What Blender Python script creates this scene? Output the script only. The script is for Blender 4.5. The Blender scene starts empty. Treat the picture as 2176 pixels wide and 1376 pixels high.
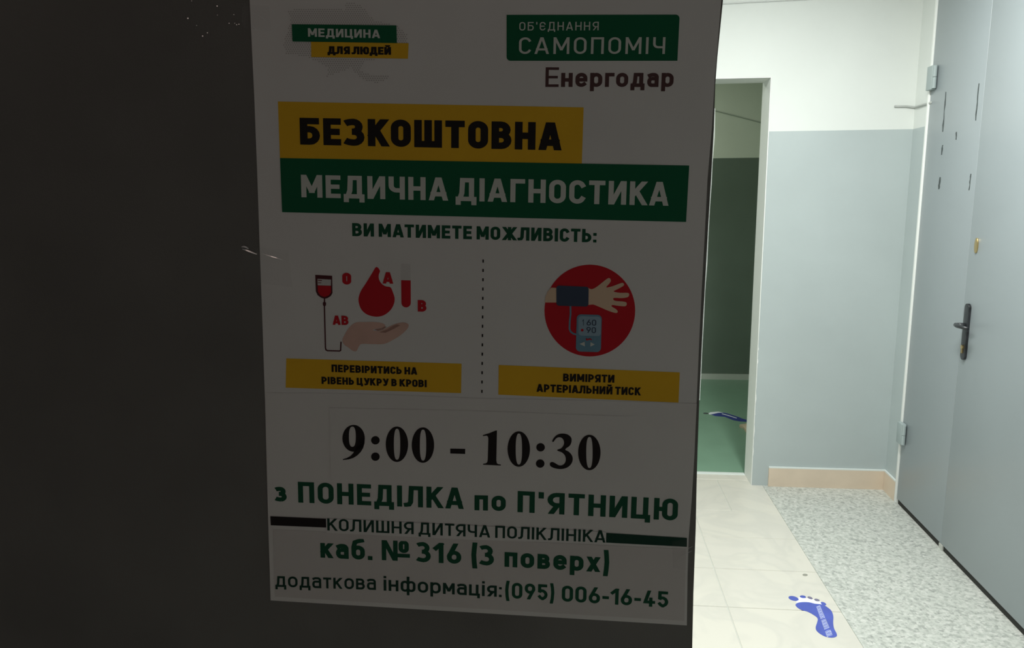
import bpy, bmesh, math, random
from mathutils import Vector, Matrix
from mathutils.geometry import tessellate_polygon, delaunay_2d_cdt

# ------------------------------------------------------------------ camera, world, lights
W, H = 2176.0, 1376.0
FPX = 1557.657
CAM = Vector((0.0, 0.0, 1.53))
BASIS = Matrix(((0.99520011, 0.0087662, -0.09746736),
                (0.09757007, -0.16559678, 0.98135508),
                (-0.00753752, -0.98615458, -0.16565726)))   # columns: right, down, forward of the camera
scene = bpy.context.scene
col = scene.collection

cam_data = bpy.data.cameras.new('camera')
cam_data.sensor_fit = 'HORIZONTAL'
cam_data.sensor_width = 36.0
cam_data.lens = 36.0 * FPX / W
cam_data.clip_start = 0.02
cam_data.clip_end = 60
cam = bpy.data.objects.new('camera', cam_data)
col.objects.link(cam)
rx, dn, fw = (BASIS.col[i].copy() for i in range(3))
rot = Matrix((rx, -dn, -fw)).transposed().to_4x4()
cam.matrix_world = Matrix.Translation(CAM) @ rot
scene.camera = cam

scene.view_settings.view_transform = 'Standard'
scene.view_settings.look = 'None'
scene.view_settings.exposure = 0.0
scene.view_settings.gamma = 1.0
scene.view_settings.use_curve_mapping = False

world = bpy.data.worlds.new('world')
scene.world = world
world.use_nodes = True
bg = world.node_tree.nodes['Background']
bg.inputs['Color'].default_value = (1.0, 0.86, 0.82, 1)      # dusk in the unlit part of the corridor
bg.inputs['Strength'].default_value = 0.035


def light(name, kind, loc, energy, color, rotation=(0, 0, 0), **kw):
    d = bpy.data.lights.new(name, kind)
    d.energy = energy
    d.color = color
    for k, v in kw.items():
        setattr(d, k, v)
    o = bpy.data.objects.new(name, d)
    o.location = loc
    o.rotation_euler = rotation
    col.objects.link(o)
    return o


# ceiling tubes of the lit part of the corridor, above the frame
light('corridor_tube_light', 'AREA', (0.80, 2.25, 2.70), 57, (0.985, 1.0, 0.965), shape='RECTANGLE', size=0.22, size_y=1.25)
light('corridor_tube_light', 'AREA', (-0.45, 2.05, 2.70), 38, (0.985, 1.0, 0.965), shape='RECTANGLE', size=0.2, size_y=1.2)
# added fill for the room beyond the doorway, no fixture known there
light('far_room_fill', 'AREA', (0.1, 5.25, 2.70), 13.0, (0.93, 1.0, 0.86), shape='SQUARE', size=0.5)
# added warm fill behind the camera, for the poster and the tape glints
FRONT_FILL = Vector((-0.68, -0.75, 2.60))
light('front_fill', 'POINT', FRONT_FILL, 3.7, (1.0, 0.74, 0.65), shadow_soft_size=0.03)

# ------------------------------------------------------------------ geometry helpers


def ray(px, py):
    return BASIS @ Vector(((px - W / 2) / FPX, (py - H / 2) / FPX, 1.0))


class Plane:
    """a real flat surface of the place; at() gives the point of it seen at a photo position"""
    def __init__(self, point, normal):
        self.p = Vector(point)
        self.n = Vector(normal).normalized()      # faces the viewer

    def at(self, px, py, off=0.0):
        d = ray(px, py)
        q = self.p + self.n * off
        t = (q - CAM).dot(self.n) / d.dot(self.n)
        return CAM + d * t


ang = math.radians(2.2)
LEAF_U = Vector((math.cos(ang), math.sin(ang), 0))
LEAF_N = Vector((math.sin(ang), -math.cos(ang), 0))
LEAF = Plane(CAM + ray(W / 2, H / 2) * 0.95, LEAF_N)
FLOOR = Plane((0, 0, 0), (0, 0, 1))
BACK_Y = 3.884
BACK = Plane((0, BACK_Y, 0), (0, -1, 0))
RA = Vector((1.601, BACK_Y, 0))
RB = Vector((1.560, 2.539, 0))
RT = (RB - RA).normalized()                        # along the right wall, towards the camera
RN = Vector((-abs(RT.y), RT.x * (1 if RT.y < 0 else -1), 0)).normalized()
if RN.x > 0:
    RN = -RN
RN = Vector((RT.y, -RT.x, 0)).normalized()
if RN.x > 0:
    RN = -RN
RIGHT = Plane(RA, RN)
FAR_Y = 6.30
FARW = Plane((0, FAR_Y, 0), (0, -1, 0))


def link(name, me, parent=None):
    o = bpy.data.objects.new(name, me)
    col.objects.link(o)
    if parent is not None:
        o.parent = parent
        o.matrix_parent_inverse = Matrix.Identity(4)
        o.matrix_basis = Matrix.Translation(-parent_world(parent))
    return o


def parent_world(p):
    v = Vector((0, 0, 0))
    while p is not None:
        v = v + Vector(p.matrix_basis.translation)
        p = p.parent
    return v


class Mesh:
    """collects faces (with material slots) and links them as one mesh object"""
    def __init__(self):
        self.v, self.f, self.m = [], [], []

    def poly(self, pts, mat=0):
        pts = [Vector(p) for p in pts]
        b = len(self.v)
        self.v += pts
        n = len(pts)
        if n <= 4:
            self.f.append(tuple(range(b, b + n)))
            self.m.append(mat)
        else:
            for t in tessellate_polygon([pts]):
                self.f.append(tuple(b + i for i in t))
                self.m.append(mat)

    def prism(self, pts, vec, mat=0, side=None):
        """outline pts extruded by vec"""
        side = mat if side is None else side
        pts = [Vector(p) for p in pts]
        back = [p + Vector(vec) for p in pts]
        self.poly(pts, mat)
        self.poly(list(reversed(back)), mat)
        n = len(pts)
        for i in range(n):
            j = (i + 1) % n
            self.poly([pts[j], pts[i], back[i], back[j]], side)

    def box(self, a, b, mat=0):
        x0, y0, z0 = a
        x1, y1, z1 = b
        self.prism([(x0, y0, z0), (x1, y0, z0), (x1, y1, z0), (x0, y1, z0)], (0, 0, z1 - z0), mat)

    def tube(self, pts, r, seg=8, mat=0, caps=True):
        pts = [Vector(p) for p in pts]
        rings = []
        rs = r if isinstance(r, (list, tuple)) else [r] * len(pts)
        for i, p in enumerate(pts):
            t = (pts[min(i + 1, len(pts) - 1)] - pts[max(i - 1, 0)]).normalized()
            a = t.cross(Vector((0, 0, 1)) if abs(t.z) < 0.9 else Vector((1, 0, 0))).normalized()
            c = t.cross(a)
            b = len(self.v)
            self.v += [p + (a * math.cos(q * 2 * math.pi / seg) + c * math.sin(q * 2 * math.pi / seg)) * rs[i] for q in range(seg)]
            rings.append(b)
        for k in range(len(rings) - 1):
            for q in range(seg):
                w = (q + 1) % seg
                self.f.append((rings[k] + q, rings[k] + w, rings[k + 1] + w, rings[k + 1] + q))
                self.m.append(mat)
        if caps:
            self.f.append(tuple(rings[0] + q for q in reversed(range(seg))))
            self.m.append(mat)
            self.f.append(tuple(rings[-1] + q for q in range(seg)))
            self.m.append(mat)

    def build(self, name, mats, parent=None, smooth=False, bevel=0.0):
        me = bpy.data.meshes.new(name)
        me.from_pydata([tuple(v) for v in self.v], [], self.f)
        for m in (mats if isinstance(mats, (list, tuple)) else [mats]):
            me.materials.append(m)
        for p, mi in zip(me.polygons, self.m):
            p.material_index = mi
            p.use_smooth = smooth
        bm = bmesh.new()
        bm.from_mesh(me)
        bmesh.ops.remove_doubles(bm, verts=bm.verts, dist=1e-6)
        if bevel or smooth:
            bmesh.ops.recalc_face_normals(bm, faces=bm.faces)
        bm.to_mesh(me)
        bm.free()
        o = link(name, me, parent)
        if bevel:
            md = o.modifiers.new('bevel', 'BEVEL')
            md.width = bevel
            md.segments = 3
            md.limit_method = 'ANGLE'
            for p in me.polygons:
                p.use_smooth = True
        return o


def tag(o, label=None, cat=None, group=None, kind=None):
    if label: o['label'] = label
    if cat: o['category'] = cat
    if group: o['group'] = group
    if kind: o['kind'] = kind
    return o


def empty(name, loc):
    o = bpy.data.objects.new(name, None)
    o.empty_display_size = 0.05
    o.location = loc
    col.objects.link(o)
    return o


# ------------------------------------------------------------------ materials


def mat(name, color, rough=0.6, metal=0.0, spec=0.5, noise=0.0, nscale=20.0, bump=0.0, bscale=200.0, coat=0.0):
    m = bpy.data.materials.new(name)
    m.use_nodes = True
    nt = m.node_tree
    b = nt.nodes['Principled BSDF']
    b.inputs['Base Color'].default_value = (*color, 1)
    b.inputs['Roughness'].default_value = rough
    b.inputs['Metallic'].default_value = metal
    b.inputs['Specular IOR Level'].default_value = spec
    b.inputs['Coat Weight'].default_value = coat
    tc = nt.nodes.new('ShaderNodeTexCoord')
    if noise:
        n = nt.nodes.new('ShaderNodeTexNoise')
        n.inputs['Scale'].default_value = nscale
        n.inputs['Detail'].default_value = 5
        r = nt.nodes.new('ShaderNodeValToRGB')
        r.color_ramp.elements[0].position = 0.3
        r.color_ramp.elements[1].position = 0.7
        r.color_ramp.elements[0].color = (*[c * (1 - noise) for c in color], 1)
        r.color_ramp.elements[1].color = (*[min(1, c * (1 + noise)) for c in color], 1)
        nt.links.new(tc.outputs['Object'], n.inputs['Vector'])
        nt.links.new(n.outputs['Fac'], r.inputs['Fac'])
        nt.links.new(r.outputs['Color'], b.inputs['Base Color'])
    if bump:
        n = nt.nodes.new('ShaderNodeTexNoise')
        n.inputs['Scale'].default_value = bscale
        n.inputs['Detail'].default_value = 4
        bu = nt.nodes.new('ShaderNodeBump')
        bu.inputs['Strength'].default_value = bump
        bu.inputs['Distance'].default_value = 0.002
        nt.links.new(tc.outputs['Object'], n.inputs['Vector'])
        nt.links.new(n.outputs['Fac'], bu.inputs['Height'])
        nt.links.new(bu.outputs['Normal'], b.inputs['Normal'])
    return m


M = {}
M['white_wall'] = mat('white_wall_paint', (0.685, 0.715, 0.685), 0.7, noise=0.015, nscale=3, bump=0.05, bscale=60)
M['dado'] = mat('grey_blue_dado_paint', (0.425, 0.48, 0.48), 0.35, noise=0.03, nscale=3, bump=0.05, bscale=50)
M['ceiling'] = mat('ceiling_whitewash', (0.82, 0.83, 0.80), 0.8)
M['far_white'] = mat('far_room_upper_paint', (0.72, 0.76, 0.66), 0.7, noise=0.03, nscale=3)
M['far_dado'] = mat('far_room_dado_paint', (0.15, 0.19, 0.155), 0.3, noise=0.06, nscale=3)
M['far_base'] = mat('far_room_baseboard', (0.55, 0.58, 0.53), 0.5)
M['lino'] = mat('green_linoleum', (0.205, 0.345, 0.25), 0.38, noise=0.05, nscale=6)
M['beige_base'] = mat('beige_baseboard_tile', (0.66, 0.55, 0.43), 0.35, noise=0.05, nscale=9)
M['base_cap'] = mat('baseboard_top_paint', (0.70, 0.75, 0.73), 0.5)
M['door_metal'] = mat('grey_blue_door_enamel', (0.285, 0.322, 0.338), 0.36, noise=0.025, nscale=2.5, bump=0.03, bscale=25)
M['frame_white'] = mat('white_frame_paint', (0.82, 0.84, 0.81), 0.5)
M['hinge'] = mat('grey_hinge_paint', (0.34, 0.40, 0.40), 0.45)
M['scuff'] = mat('dark_scuff', (0.06, 0.075, 0.075), 0.7, noise=0.5, nscale=60)
M['black_metal'] = mat('worn_black_handle', (0.022, 0.024, 0.027), 0.3, noise=0.4, nscale=40)
M['worn_grey'] = mat('worn_grey_patch', (0.13, 0.13, 0.14), 0.4, noise=0.3, nscale=80)
M['brass'] = mat('brass', (0.55, 0.42, 0.20), 0.3, metal=0.85)
M['void'] = mat('gap_box_dark', (0.05, 0.05, 0.05), 0.9)
M['gap_shade'] = mat('gap_shade_black', (0.015, 0.015, 0.012), 0.8)
M['cable'] = mat('grey_cable', (0.40, 0.42, 0.40), 0.5)
M['cable_pale'] = mat('pale_cable', (0.58, 0.60, 0.58), 0.6)
M['cable_dark'] = mat('dark_grey_cable', (0.42, 0.46, 0.40), 0.6)
M['grout'] = mat('pale_grout', (0.50, 0.51, 0.47), 0.9)
M['footblue'] = mat('blue_sticker_print', (0.066, 0.095, 0.40), 0.45, noise=0.12, nscale=14)
M['footdark'] = mat('faded_toe_print', (0.15, 0.14, 0.22), 0.5, noise=0.25, nscale=90)
M['footnavy'] = mat('navy_sticker_print', (0.035, 0.05, 0.25), 0.4, noise=0.2, nscale=25)
M['footwhite'] = mat('white_sticker', (0.80, 0.83, 0.90), 0.4)
M['footletter'] = mat('pale_blue_lettering', (0.62, 0.68, 0.93), 0.5)
M['spot'] = mat('grey_chip', (0.26, 0.26, 0.22), 0.8)
M['wood'] = mat('beige_wood', (0.56, 0.46, 0.33), 0.6, noise=0.2, nscale=30)
M['leaf'] = mat('dark_door_vinyl', (0.150, 0.146, 0.136), 0.65, noise=0.10, nscale=5, bump=0.25, bscale=420, spec=0.35)
M['leaf_edge'] = mat('door_edge', (0.03, 0.022, 0.018), 0.8, noise=0.3, nscale=60)
M['paper'] = mat('poster_paper', (0.70, 0.685, 0.675), 0.65, noise=0.02, nscale=9, bump=0.05, bscale=30)
M['paper_slip'] = mat('pasted_slip_paper', (0.685, 0.665, 0.65), 0.65, noise=0.025, nscale=9, bump=0.06, bscale=30)
M['paper_low'] = mat('address_slip_paper', (0.60, 0.565, 0.55), 0.65, noise=0.03, nscale=9, bump=0.06, bscale=30)
M['ink_black'] = mat('black_ink', (0.022, 0.018, 0.018), 0.6)
M['ink_brown'] = mat('brown_black_ink', (0.10, 0.052, 0.052), 0.6)
M['ink_green'] = mat('green_ink', (0.010, 0.115, 0.052), 0.6)
M['ink_green_text'] = mat('dark_green_ink', (0.014, 0.085, 0.045), 0.6)
M['ink_green_deep'] = mat('green_black_ink', (0.014, 0.05, 0.034), 0.6)
M['ink_yellow'] = mat('yellow_ink', (0.76, 0.44, 0.028), 0.6, noise=0.03, nscale=12)
M['ink_red'] = mat('red_ink', (0.52, 0.018, 0.028), 0.6)
M['ink_maroon'] = mat('maroon_ink', (0.17, 0.018, 0.025), 0.6)
M['ink_dark_maroon'] = mat('dark_maroon_ink', (0.09, 0.025, 0.03), 0.6)
M['ink_white'] = mat('white_lettering', (0.62, 0.64, 0.60), 0.6)
M['ink_skin'] = mat('printed_skin', (0.66, 0.43, 0.36), 0.6, noise=0.08, nscale=25)
M['ink_skin_line'] = mat('printed_skin_shade', (0.40, 0.23, 0.19), 0.6)
M['ink_skin_light'] = mat('printed_glove_skin', (0.72, 0.53, 0.38), 0.6)
M['ink_navy'] = mat('navy_ink', (0.055, 0.075, 0.12), 0.6)
M['ink_monitor'] = mat('slate_blue_ink', (0.16, 0.30, 0.40), 0.6)
M['ink_screen'] = mat('pale_blue_ink', (0.30, 0.42, 0.52), 0.6)
M['ink_pale'] = mat('pale_grey_ink', (0.58, 0.56, 0.55), 0.6)
M['ink_map'] = mat('grey_halftone_ink', (0.42, 0.40, 0.385), 0.6)
M['ink_haze'] = mat('faint_grey_ink', (0.63, 0.61, 0.60), 0.6)


for k_ in M:
    if k_.startswith('ink_'):
        b_ = M[k_].node_tree.nodes['Principled BSDF']
        b_.inputs['Specular IOR Level'].default_value = 0.12
        b_.inputs['Roughness'].default_value = 0.8


def clear_film(name, tint, alpha, rough=0.12):
    m = bpy.data.materials.new(name)
    m.use_nodes = True
    nt = m.node_tree
    b = nt.nodes['Principled BSDF']
    b.inputs['Base Color'].default_value = (*tint, 1)
    b.inputs['Roughness'].default_value = rough
    b.inputs['Alpha'].default_value = alpha
    return m


M['film'] = clear_film('clear_tape_film', (0.6, 0.6, 0.6), 0.02, 0.35)
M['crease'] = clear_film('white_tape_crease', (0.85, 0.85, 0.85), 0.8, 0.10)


def translucent(name, color):
    m = bpy.data.materials.new(name)
    m.use_nodes = True
    nt = m.node_tree
    nt.nodes.remove(nt.nodes['Principled BSDF'])
    out = nt.nodes['Material Output']
    t = nt.nodes.new('ShaderNodeBsdfTranslucent')
    t.inputs['Color'].default_value = (*color, 1)
    d = nt.nodes.new('ShaderNodeBsdfTransparent')
    mx = nt.nodes.new('ShaderNodeMixShader')
    mx.inputs['Fac'].default_value = 0.45
    nt.links.new(t.outputs[0], mx.inputs[1])
    nt.links.new(d.outputs[0], mx.inputs[2])
    nt.links.new(mx.outputs[0], out.inputs['Surface'])
    return m


M['edge_tape'] = translucent('milky_tape_edge', (0.8, 0.85, 0.82))


def terrazzo():
    m = bpy.data.materials.new('grey_terrazzo')
    m.use_nodes = True
    nt = m.node_tree
    b = nt.nodes['Principled BSDF']
    b.inputs['Roughness'].default_value = 0.42
    tc = nt.nodes.new('ShaderNodeTexCoord')
    v = nt.nodes.new('ShaderNodeTexVoronoi')
    v.inputs['Scale'].default_value = 95
    n = nt.nodes.new('ShaderNodeTexNoise')
    n.inputs['Scale'].default_value = 48
    n.inputs['Detail'].default_value = 6
    n.inputs['Roughness'].default_value = 0.7
    sep = nt.nodes.new('ShaderNodeSeparateColor')
    r = nt.nodes.new('ShaderNodeValToRGB')
    e = r.color_ramp.elements
    e[0].position = 0.0
    e[0].color = (0.37, 0.385, 0.36, 1)
    e[1].position = 1.0
    e[1].color = (0.62, 0.625, 0.59, 1)
    x = r.color_ramp.elements.new(0.35)
    x.color = (0.52, 0.54, 0.50, 1)
    x = r.color_ramp.elements.new(0.75)
    x.color = (0.56, 0.575, 0.535, 1)
    r2 = nt.nodes.new('ShaderNodeValToRGB')
    r2.color_ramp.elements[0].position = 0.33
    r2.color_ramp.elements[0].color = (0.66, 0.68, 0.67, 1)
    r2.color_ramp.elements[1].position = 0.55
    r2.color_ramp.elements[1].color = (1, 1, 1, 1)
    mx = nt.nodes.new('ShaderNodeMix')
    mx.data_type = 'RGBA'
    mx.blend_type = 'MULTIPLY'
    mx.inputs['Factor'].default_value = 1.0
    nt.links.new(tc.outputs['Object'], v.inputs['Vector'])
    nt.links.new(tc.outputs['Object'], n.inputs['Vector'])
    nt.links.new(v.outputs['Color'], sep.inputs['Color'])
    nt.links.new(sep.outputs['Red'], r.inputs['Fac'])
    nt.links.new(n.outputs['Fac'], r2.inputs['Fac'])
    nt.links.new(r.outputs['Color'], mx.inputs['A'])
    nt.links.new(r2.outputs['Color'], mx.inputs['B'])
    nt.links.new(mx.outputs['Result'], b.inputs['Base Color'])
    return m


def marble():
    m = bpy.data.materials.new('cream_marble_tile')
    m.use_nodes = True
    nt = m.node_tree
    b = nt.nodes['Principled BSDF']
    b.inputs['Roughness'].default_value = 0.35
    tc = nt.nodes.new('ShaderNodeTexCoord')
    n = nt.nodes.new('ShaderNodeTexNoise')
    n.inputs['Scale'].default_value = 3.2
    n.inputs['Detail'].default_value = 6
    n.inputs['Distortion'].default_value = 1.6
    r = nt.nodes.new('ShaderNodeValToRGB')
    e = r.color_ramp.elements
    e[0].position = 0.40
    e[0].color = (0.62, 0.60, 0.535, 1)
    e[1].position = 0.60
    e[1].color = (0.61, 0.59, 0.53, 1)
    x = e.new(0.5)
    x.color = (0.575, 0.56, 0.505, 1)
    nt.links.new(tc.outputs['Object'], n.inputs['Vector'])
    nt.links.new(n.outputs['Fac'], r.inputs['Fac'])
    nt.links.new(r.outputs['Color'], b.inputs['Base Color'])
    return m


M['terrazzo'] = terrazzo()
M['marble'] = marble()

# ------------------------------------------------------------------ the setting
DADO = 1.862
CEIL = 2.75
JX = 0.914           # right jamb of the doorway in the back wall
HEAD = 2.125
LX = -1.25           # left side of the corridor, hidden behind the dark leaf
TILE_X = 0.972
RIGHT_X0 = RA.x


def rwall(s, z, off=0.0):
    """point on the right wall, s metres from the far corner towards the camera"""
    p = RA + RT * s + RN * off
    return Vector((p.x, p.y, z))


def s_of(pt):
    return (Vector((pt.x, pt.y, 0)) - RA).dot(RT)


# floor of grey terrazzo, and the path of cream tiles let into it
m = Mesh()
m.box((TILE_X, -2.6, -0.12), (2.3, BACK_Y, 0.0))
m.build('floor', M['terrazzo'])
tag(bpy.data.objects['floor'], 'grey speckled terrazzo floor in front of the grey doors', 'floor', kind='structure')

m = Mesh()
m.box((LX - 0.1, -2.6, -0.12), (TILE_X - 0.0015, 4.049, -0.0025), 1)


def tile(x0, x1, y0, y1):
    g = 0.0016
    c = 0.0015
    if abs(x1 - TILE_X) < 1e-6:
        x1 += g
    a = [(x0 + g, y0 + g), (x1 - g, y0 + g), (x1 - g, y1 - g), (x0 + g, y1 - g)]
    b = [(x0 + g + c, y0 + g + c), (x1 - g - c, y0 + g + c), (x1 - g - c, y1 - g - c), (x0 + g + c, y1 - g - c)]
    m.poly([(x, y, 0.0) for x, y in b], 0)
    for i in range(4):
        j = (i + 1) % 4
        m.poly([(*a[i], -0.0024), (*a[j], -0.0024), (*b[j], 0.0), (*b[i], 0.0)], 0)


for k in range(-17, 3):
    y1 = 3.540 - 0.3 * (2 - k)
    for (x0, x1) in ((0.554, TILE_X), (0.136, 0.554), (-0.282, 0.136), (-0.70, -0.282), (-1.118, -0.70)):
        tile(x0, x1, y1 - 0.3, y1)
for (x0, x1) in ((0.741, TILE_X), (0.323, 0.741), (-0.095, 0.323), (-0.513, -0.095), (-0.93, -0.513)):
    tile(x0, x1, 3.540, 3.955)
for (x0, x1) in ((0.50, 0.930), (0.07, 0.50), (-0.35, 0.07)):
    tile(x0, x1, 3.955, 4.049)
tag(m.build('floor', [M['marble'], M['grout']]), 'path of cream marble tiles along the corridor', 'floor', kind='structure')

# back wall with the doorway
T = 0.165
m = Mesh()


def wall_piece(x0, x1, z0, z1, mt):
    m.box((x0, BACK_Y, z0), (x1, BACK_Y + T, z1), mt)


wall_piece(JX, 2.0, DADO, CEIL, 0)
wall_piece(JX, 2.0, 0, DADO, 1)
wall_piece(-0.02, JX, HEAD, CEIL, 0)
wall_piece(LX, -0.02, DADO, CEIL, 0)
wall_piece(LX, -0.02, 0, DADO, 1)
tag(m.build('wall_back', [M['white_wall'], M['dado']]), 'back wall, white above and grey below, with an open doorway', 'wall', kind='structure')

# rendered reveal around the doorway: pale jamb and head
m = Mesh()
m.box((JX - 0.004, BACK_Y + 0.0005, 0.0), (JX - 0.0003, BACK_Y + T + 0.003, HEAD - 0.004))
m.box((-0.02, BACK_Y + 0.0005, HEAD - 0.004), (JX - 0.0003, BACK_Y + T + 0.003, HEAD - 0.0003))
tag(m.build('trim_1', M['frame_white']), 'white doorway reveal in the back wall', 'trim', kind='structure')

# chipped white paint along the jamb corner
m = Mesh()
random.seed(5)
z = 0.16
while z < 0.80:
    h = random.uniform(0.01, 0.09)
    w = random.uniform(0.002, 0.0055)
    x = JX - 0.003
    m.prism([(x, BACK_Y - 0.0008, z), (x + w * .5, BACK_Y - 0.0008, z + h * .1), (x + w, BACK_Y - 0.0008, z + h * .5), (x + w * .6, BACK_Y - 0.0008, z + h * .9), (x, BACK_Y - 0.0008, z + h)], (0, -0.0012, 0))
    z += h + random.uniform(0.004, 0.05)
o = m.build('chipped_paint', M['frame_white'], parent=bpy.data.objects['trim_1'])

# right wall: short strip to the frame, lintel, continuation beyond the doors
S_FR = s_of(FLOOR.at(1915.5, 1066))
S_DOOR = S_FR + 0.012
S_END = 1.62
LEAF_TOP = 2.60
m = Mesh()


def rpiece(s0, s1, z0, z1, mt, d=0.16):
    a, b = rwall(s0, z0), rwall(s1, z0)
    m.prism([a, b, b - RN * d, a - RN * d], (0, 0, z1 - z0), mt)


rpiece(-0.2, S_FR, DADO, CEIL, 0)
rpiece(-0.2, S_FR, 0, DADO, 1)
rpiece(S_FR, S_END, LEAF_TOP + 0.02, CEIL, 0)
rpiece(S_END, 6.2, DADO, CEIL, 0)
rpiece(S_END, 6.2, 0, DADO, 1)
tag(m.build('wall_right', [M['white_wall'], M['dado']]), 'right wall holding the grey metal doors', 'wall', kind='structure')

# unseen dark box added behind the two metal doors, darkens their gap
m = Mesh()
rpiece_d = 0.9
a, b = rwall(S_FR - 0.05, 0, -0.9), rwall(S_END + 0.05, 0, -0.9)
m.prism([a, b, b - RN * 0.05, a - RN * 0.05], (0, 0, CEIL), 0)
for s in (S_FR - 0.05, S_END):
    a, b = rwall(s, 0, -0.165), rwall(s + 0.05, 0, -0.165)
    m.prism([a, b, b - RN * 0.735, a - RN * 0.735], (0, 0, CEIL), 0)
tag(m.build('wall_gap_box', M['void']), 'unseen dark box added behind the grey metal doors', 'wall', kind='structure')

# white steel frame post beside the doors
m = Mesh()
a, b = rwall(S_FR - 0.006, 0.0, 0.010), rwall(S_DOOR, 0.0, 0.010)
m.prism([a, b, b - RN * 0.09, a - RN * 0.09], (0, 0, LEAF_TOP + 0.02))
tag(m.build('trim_2', M['frame_white'], bevel=0.002), 'narrow white door frame post beside the grey door', 'trim', kind='structure')

# left wall, ceiling
m = Mesh()
m.box((LX - 0.12, 0.85, DADO), (LX, BACK_Y + T, CEIL), 0)
m.box((LX - 0.12, 0.85, 0), (LX, BACK_Y + T, DADO), 1)
tag(m.build('wall_left', [M['white_wall'], M['dado']]), kind='structure', label='left wall hidden behind the dark door', cat='wall')
m = Mesh()
m.box((LX - 0.12, 0.85, CEIL), (2.3, BACK_Y + T, CEIL + 0.1))
tag(m.build('ceiling', M['ceiling']), kind='structure', label='white corridor ceiling', cat='ceiling')

# baseboards of beige tile with a painted top edge
m = Mesh()
bx0 = BACK.at(1633, 1000).x
m.box((bx0, BACK_Y - 0.010, 0.0), (RIGHT_X0 - 0.001, BACK_Y - 0.0005, 0.103), 0)
m.box((bx0, BACK_Y - 0.010, 0.103), (RIGHT_X0 - 0.001, BACK_Y - 0.0005, 0.110), 1)
tag(m.build('baseboard_back', [M['beige_base'], M['base_cap']]), 'beige tile baseboard along the back wall', 'baseboard', kind='structure')
m = Mesh()
for z0, z1, mt in ((0, 0.103, 0), (0.103, 0.110, 1)):
    a, b = rwall(0.012, z0, 0.010), rwall(S_FR - 0.008, z0, 0.010)
    m.prism([a, b, b - RN * 0.0095, a - RN * 0.0095], (0, 0, z1 - z0), mt)
tag(m.build('baseboard_right', [M['beige_base'], M['base_cap']]), 'short beige tile baseboard beside the door frame', 'baseboard', kind='structure')

# the unlit room beyond the doorway
m = Mesh()
m.box((-1.6, 4.05, -0.12), (2.6, FAR_Y + 0.1, 0.0))
tag(m.build('floor', M['lino']), 'green linoleum floor of the room beyond the doorway', 'floor', kind='structure')
m = Mesh()
m.box((-1.6, FAR_Y, DADO), (2.6, FAR_Y + 0.1, CEIL), 0)
m.box((-1.6, FAR_Y, 0), (2.6, FAR_Y + 0.1, DADO), 1)
tag(m.build('wall_far', [M['far_white'], M['far_dado']]), 'far wall of the unlit room beyond the doorway', 'wall', kind='structure')
m = Mesh()
m.box((-1.7, 4.05, 0), (-1.6, FAR_Y, CEIL), 0)
m.box((2.6, 4.05, 0), (2.7, FAR_Y, CEIL), 0)
m.box((2.0, 4.0, 0), (2.6, 4.049, CEIL), 0)
m.box((-1.6, 4.0, 0), (LX, 4.049, CEIL), 0)
tag(m.build('wall_side', M['far_white']), 'side walls of the unlit room', 'wall', kind='structure')
m = Mesh()
m.box((-1.7, 4.05, CEIL), (2.7, FAR_Y + 0.1, CEIL + 0.1))
tag(m.build('ceiling', M['far_white']), 'ceiling of the unlit room', 'ceiling', kind='structure')
m = Mesh()
m.box((-1.6, FAR_Y - 0.012, 0.0), (2.6, FAR_Y - 0.0005, 0.048))
tag(m.build('baseboard_far', M['far_base']), 'pale baseboard of the room beyond the doorway', 'baseboard', kind='structure')
m = Mesh()
m.box((-0.02, 4.028, -0.001), (JX - 0.005, 4.062, 0.004))
tag(m.build('trim_3', M['base_cap'], bevel=0.002), 'pale threshold strip at the doorway', 'trim', kind='structure')

# ------------------------------------------------------------------ cables on the walls


def cable(pts, r, mt, label):
    c = Mesh()
    c.tube(pts, r, 8)
    return tag(c.build('cable', mt, smooth=True), label, 'cable', group=None)


cable([Vector((LX + 0.01, BACK_Y - 0.003, 2.441)), BACK.at(1440, 13.5, 0.003), BACK.at(1600, 4.5, 0.003), BACK.at(1700, -0.5, 0.003), Vector((1.588, BACK_Y - 0.003, 2.489))], 0.0028, M['cable_pale'],
      'thin pale cable running level across the top of the back wall')
cable([BACK.at(1901, 226, 0.004), BACK.at(1925, 226, 0.004), BACK.at(1944, 228, 0.006), RIGHT.at(1950, 226, 0.006), RIGHT.at(1966, 221.5, 0.004), RIGHT.at(1980, 217.5, 0.004)],
      0.0055, M['cable'], 'short grey cable bent around the wall corner above the grey dado')
cable([FARW.at(1000, 112, 0.006), FARW.at(1200, 160, 0.006), FARW.at(1350, 192, 0.006), FARW.at(1470, 222, 0.006), FARW.at(1527, 237, 0.006), FARW.at(1575, 249, 0.006), FARW.at(1620, 261, 0.006), FARW.at(1700, 284, 0.006), FARW.at(1860, 330, 0.006)],
      0.0042, M['cable_dark'], 'dark sagging cable on the far wall seen through the doorway')

# ------------------------------------------------------------------ the two grey metal doors on the right
S_SEAM = s_of(FLOOR.at(2004.5, 1166))


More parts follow.
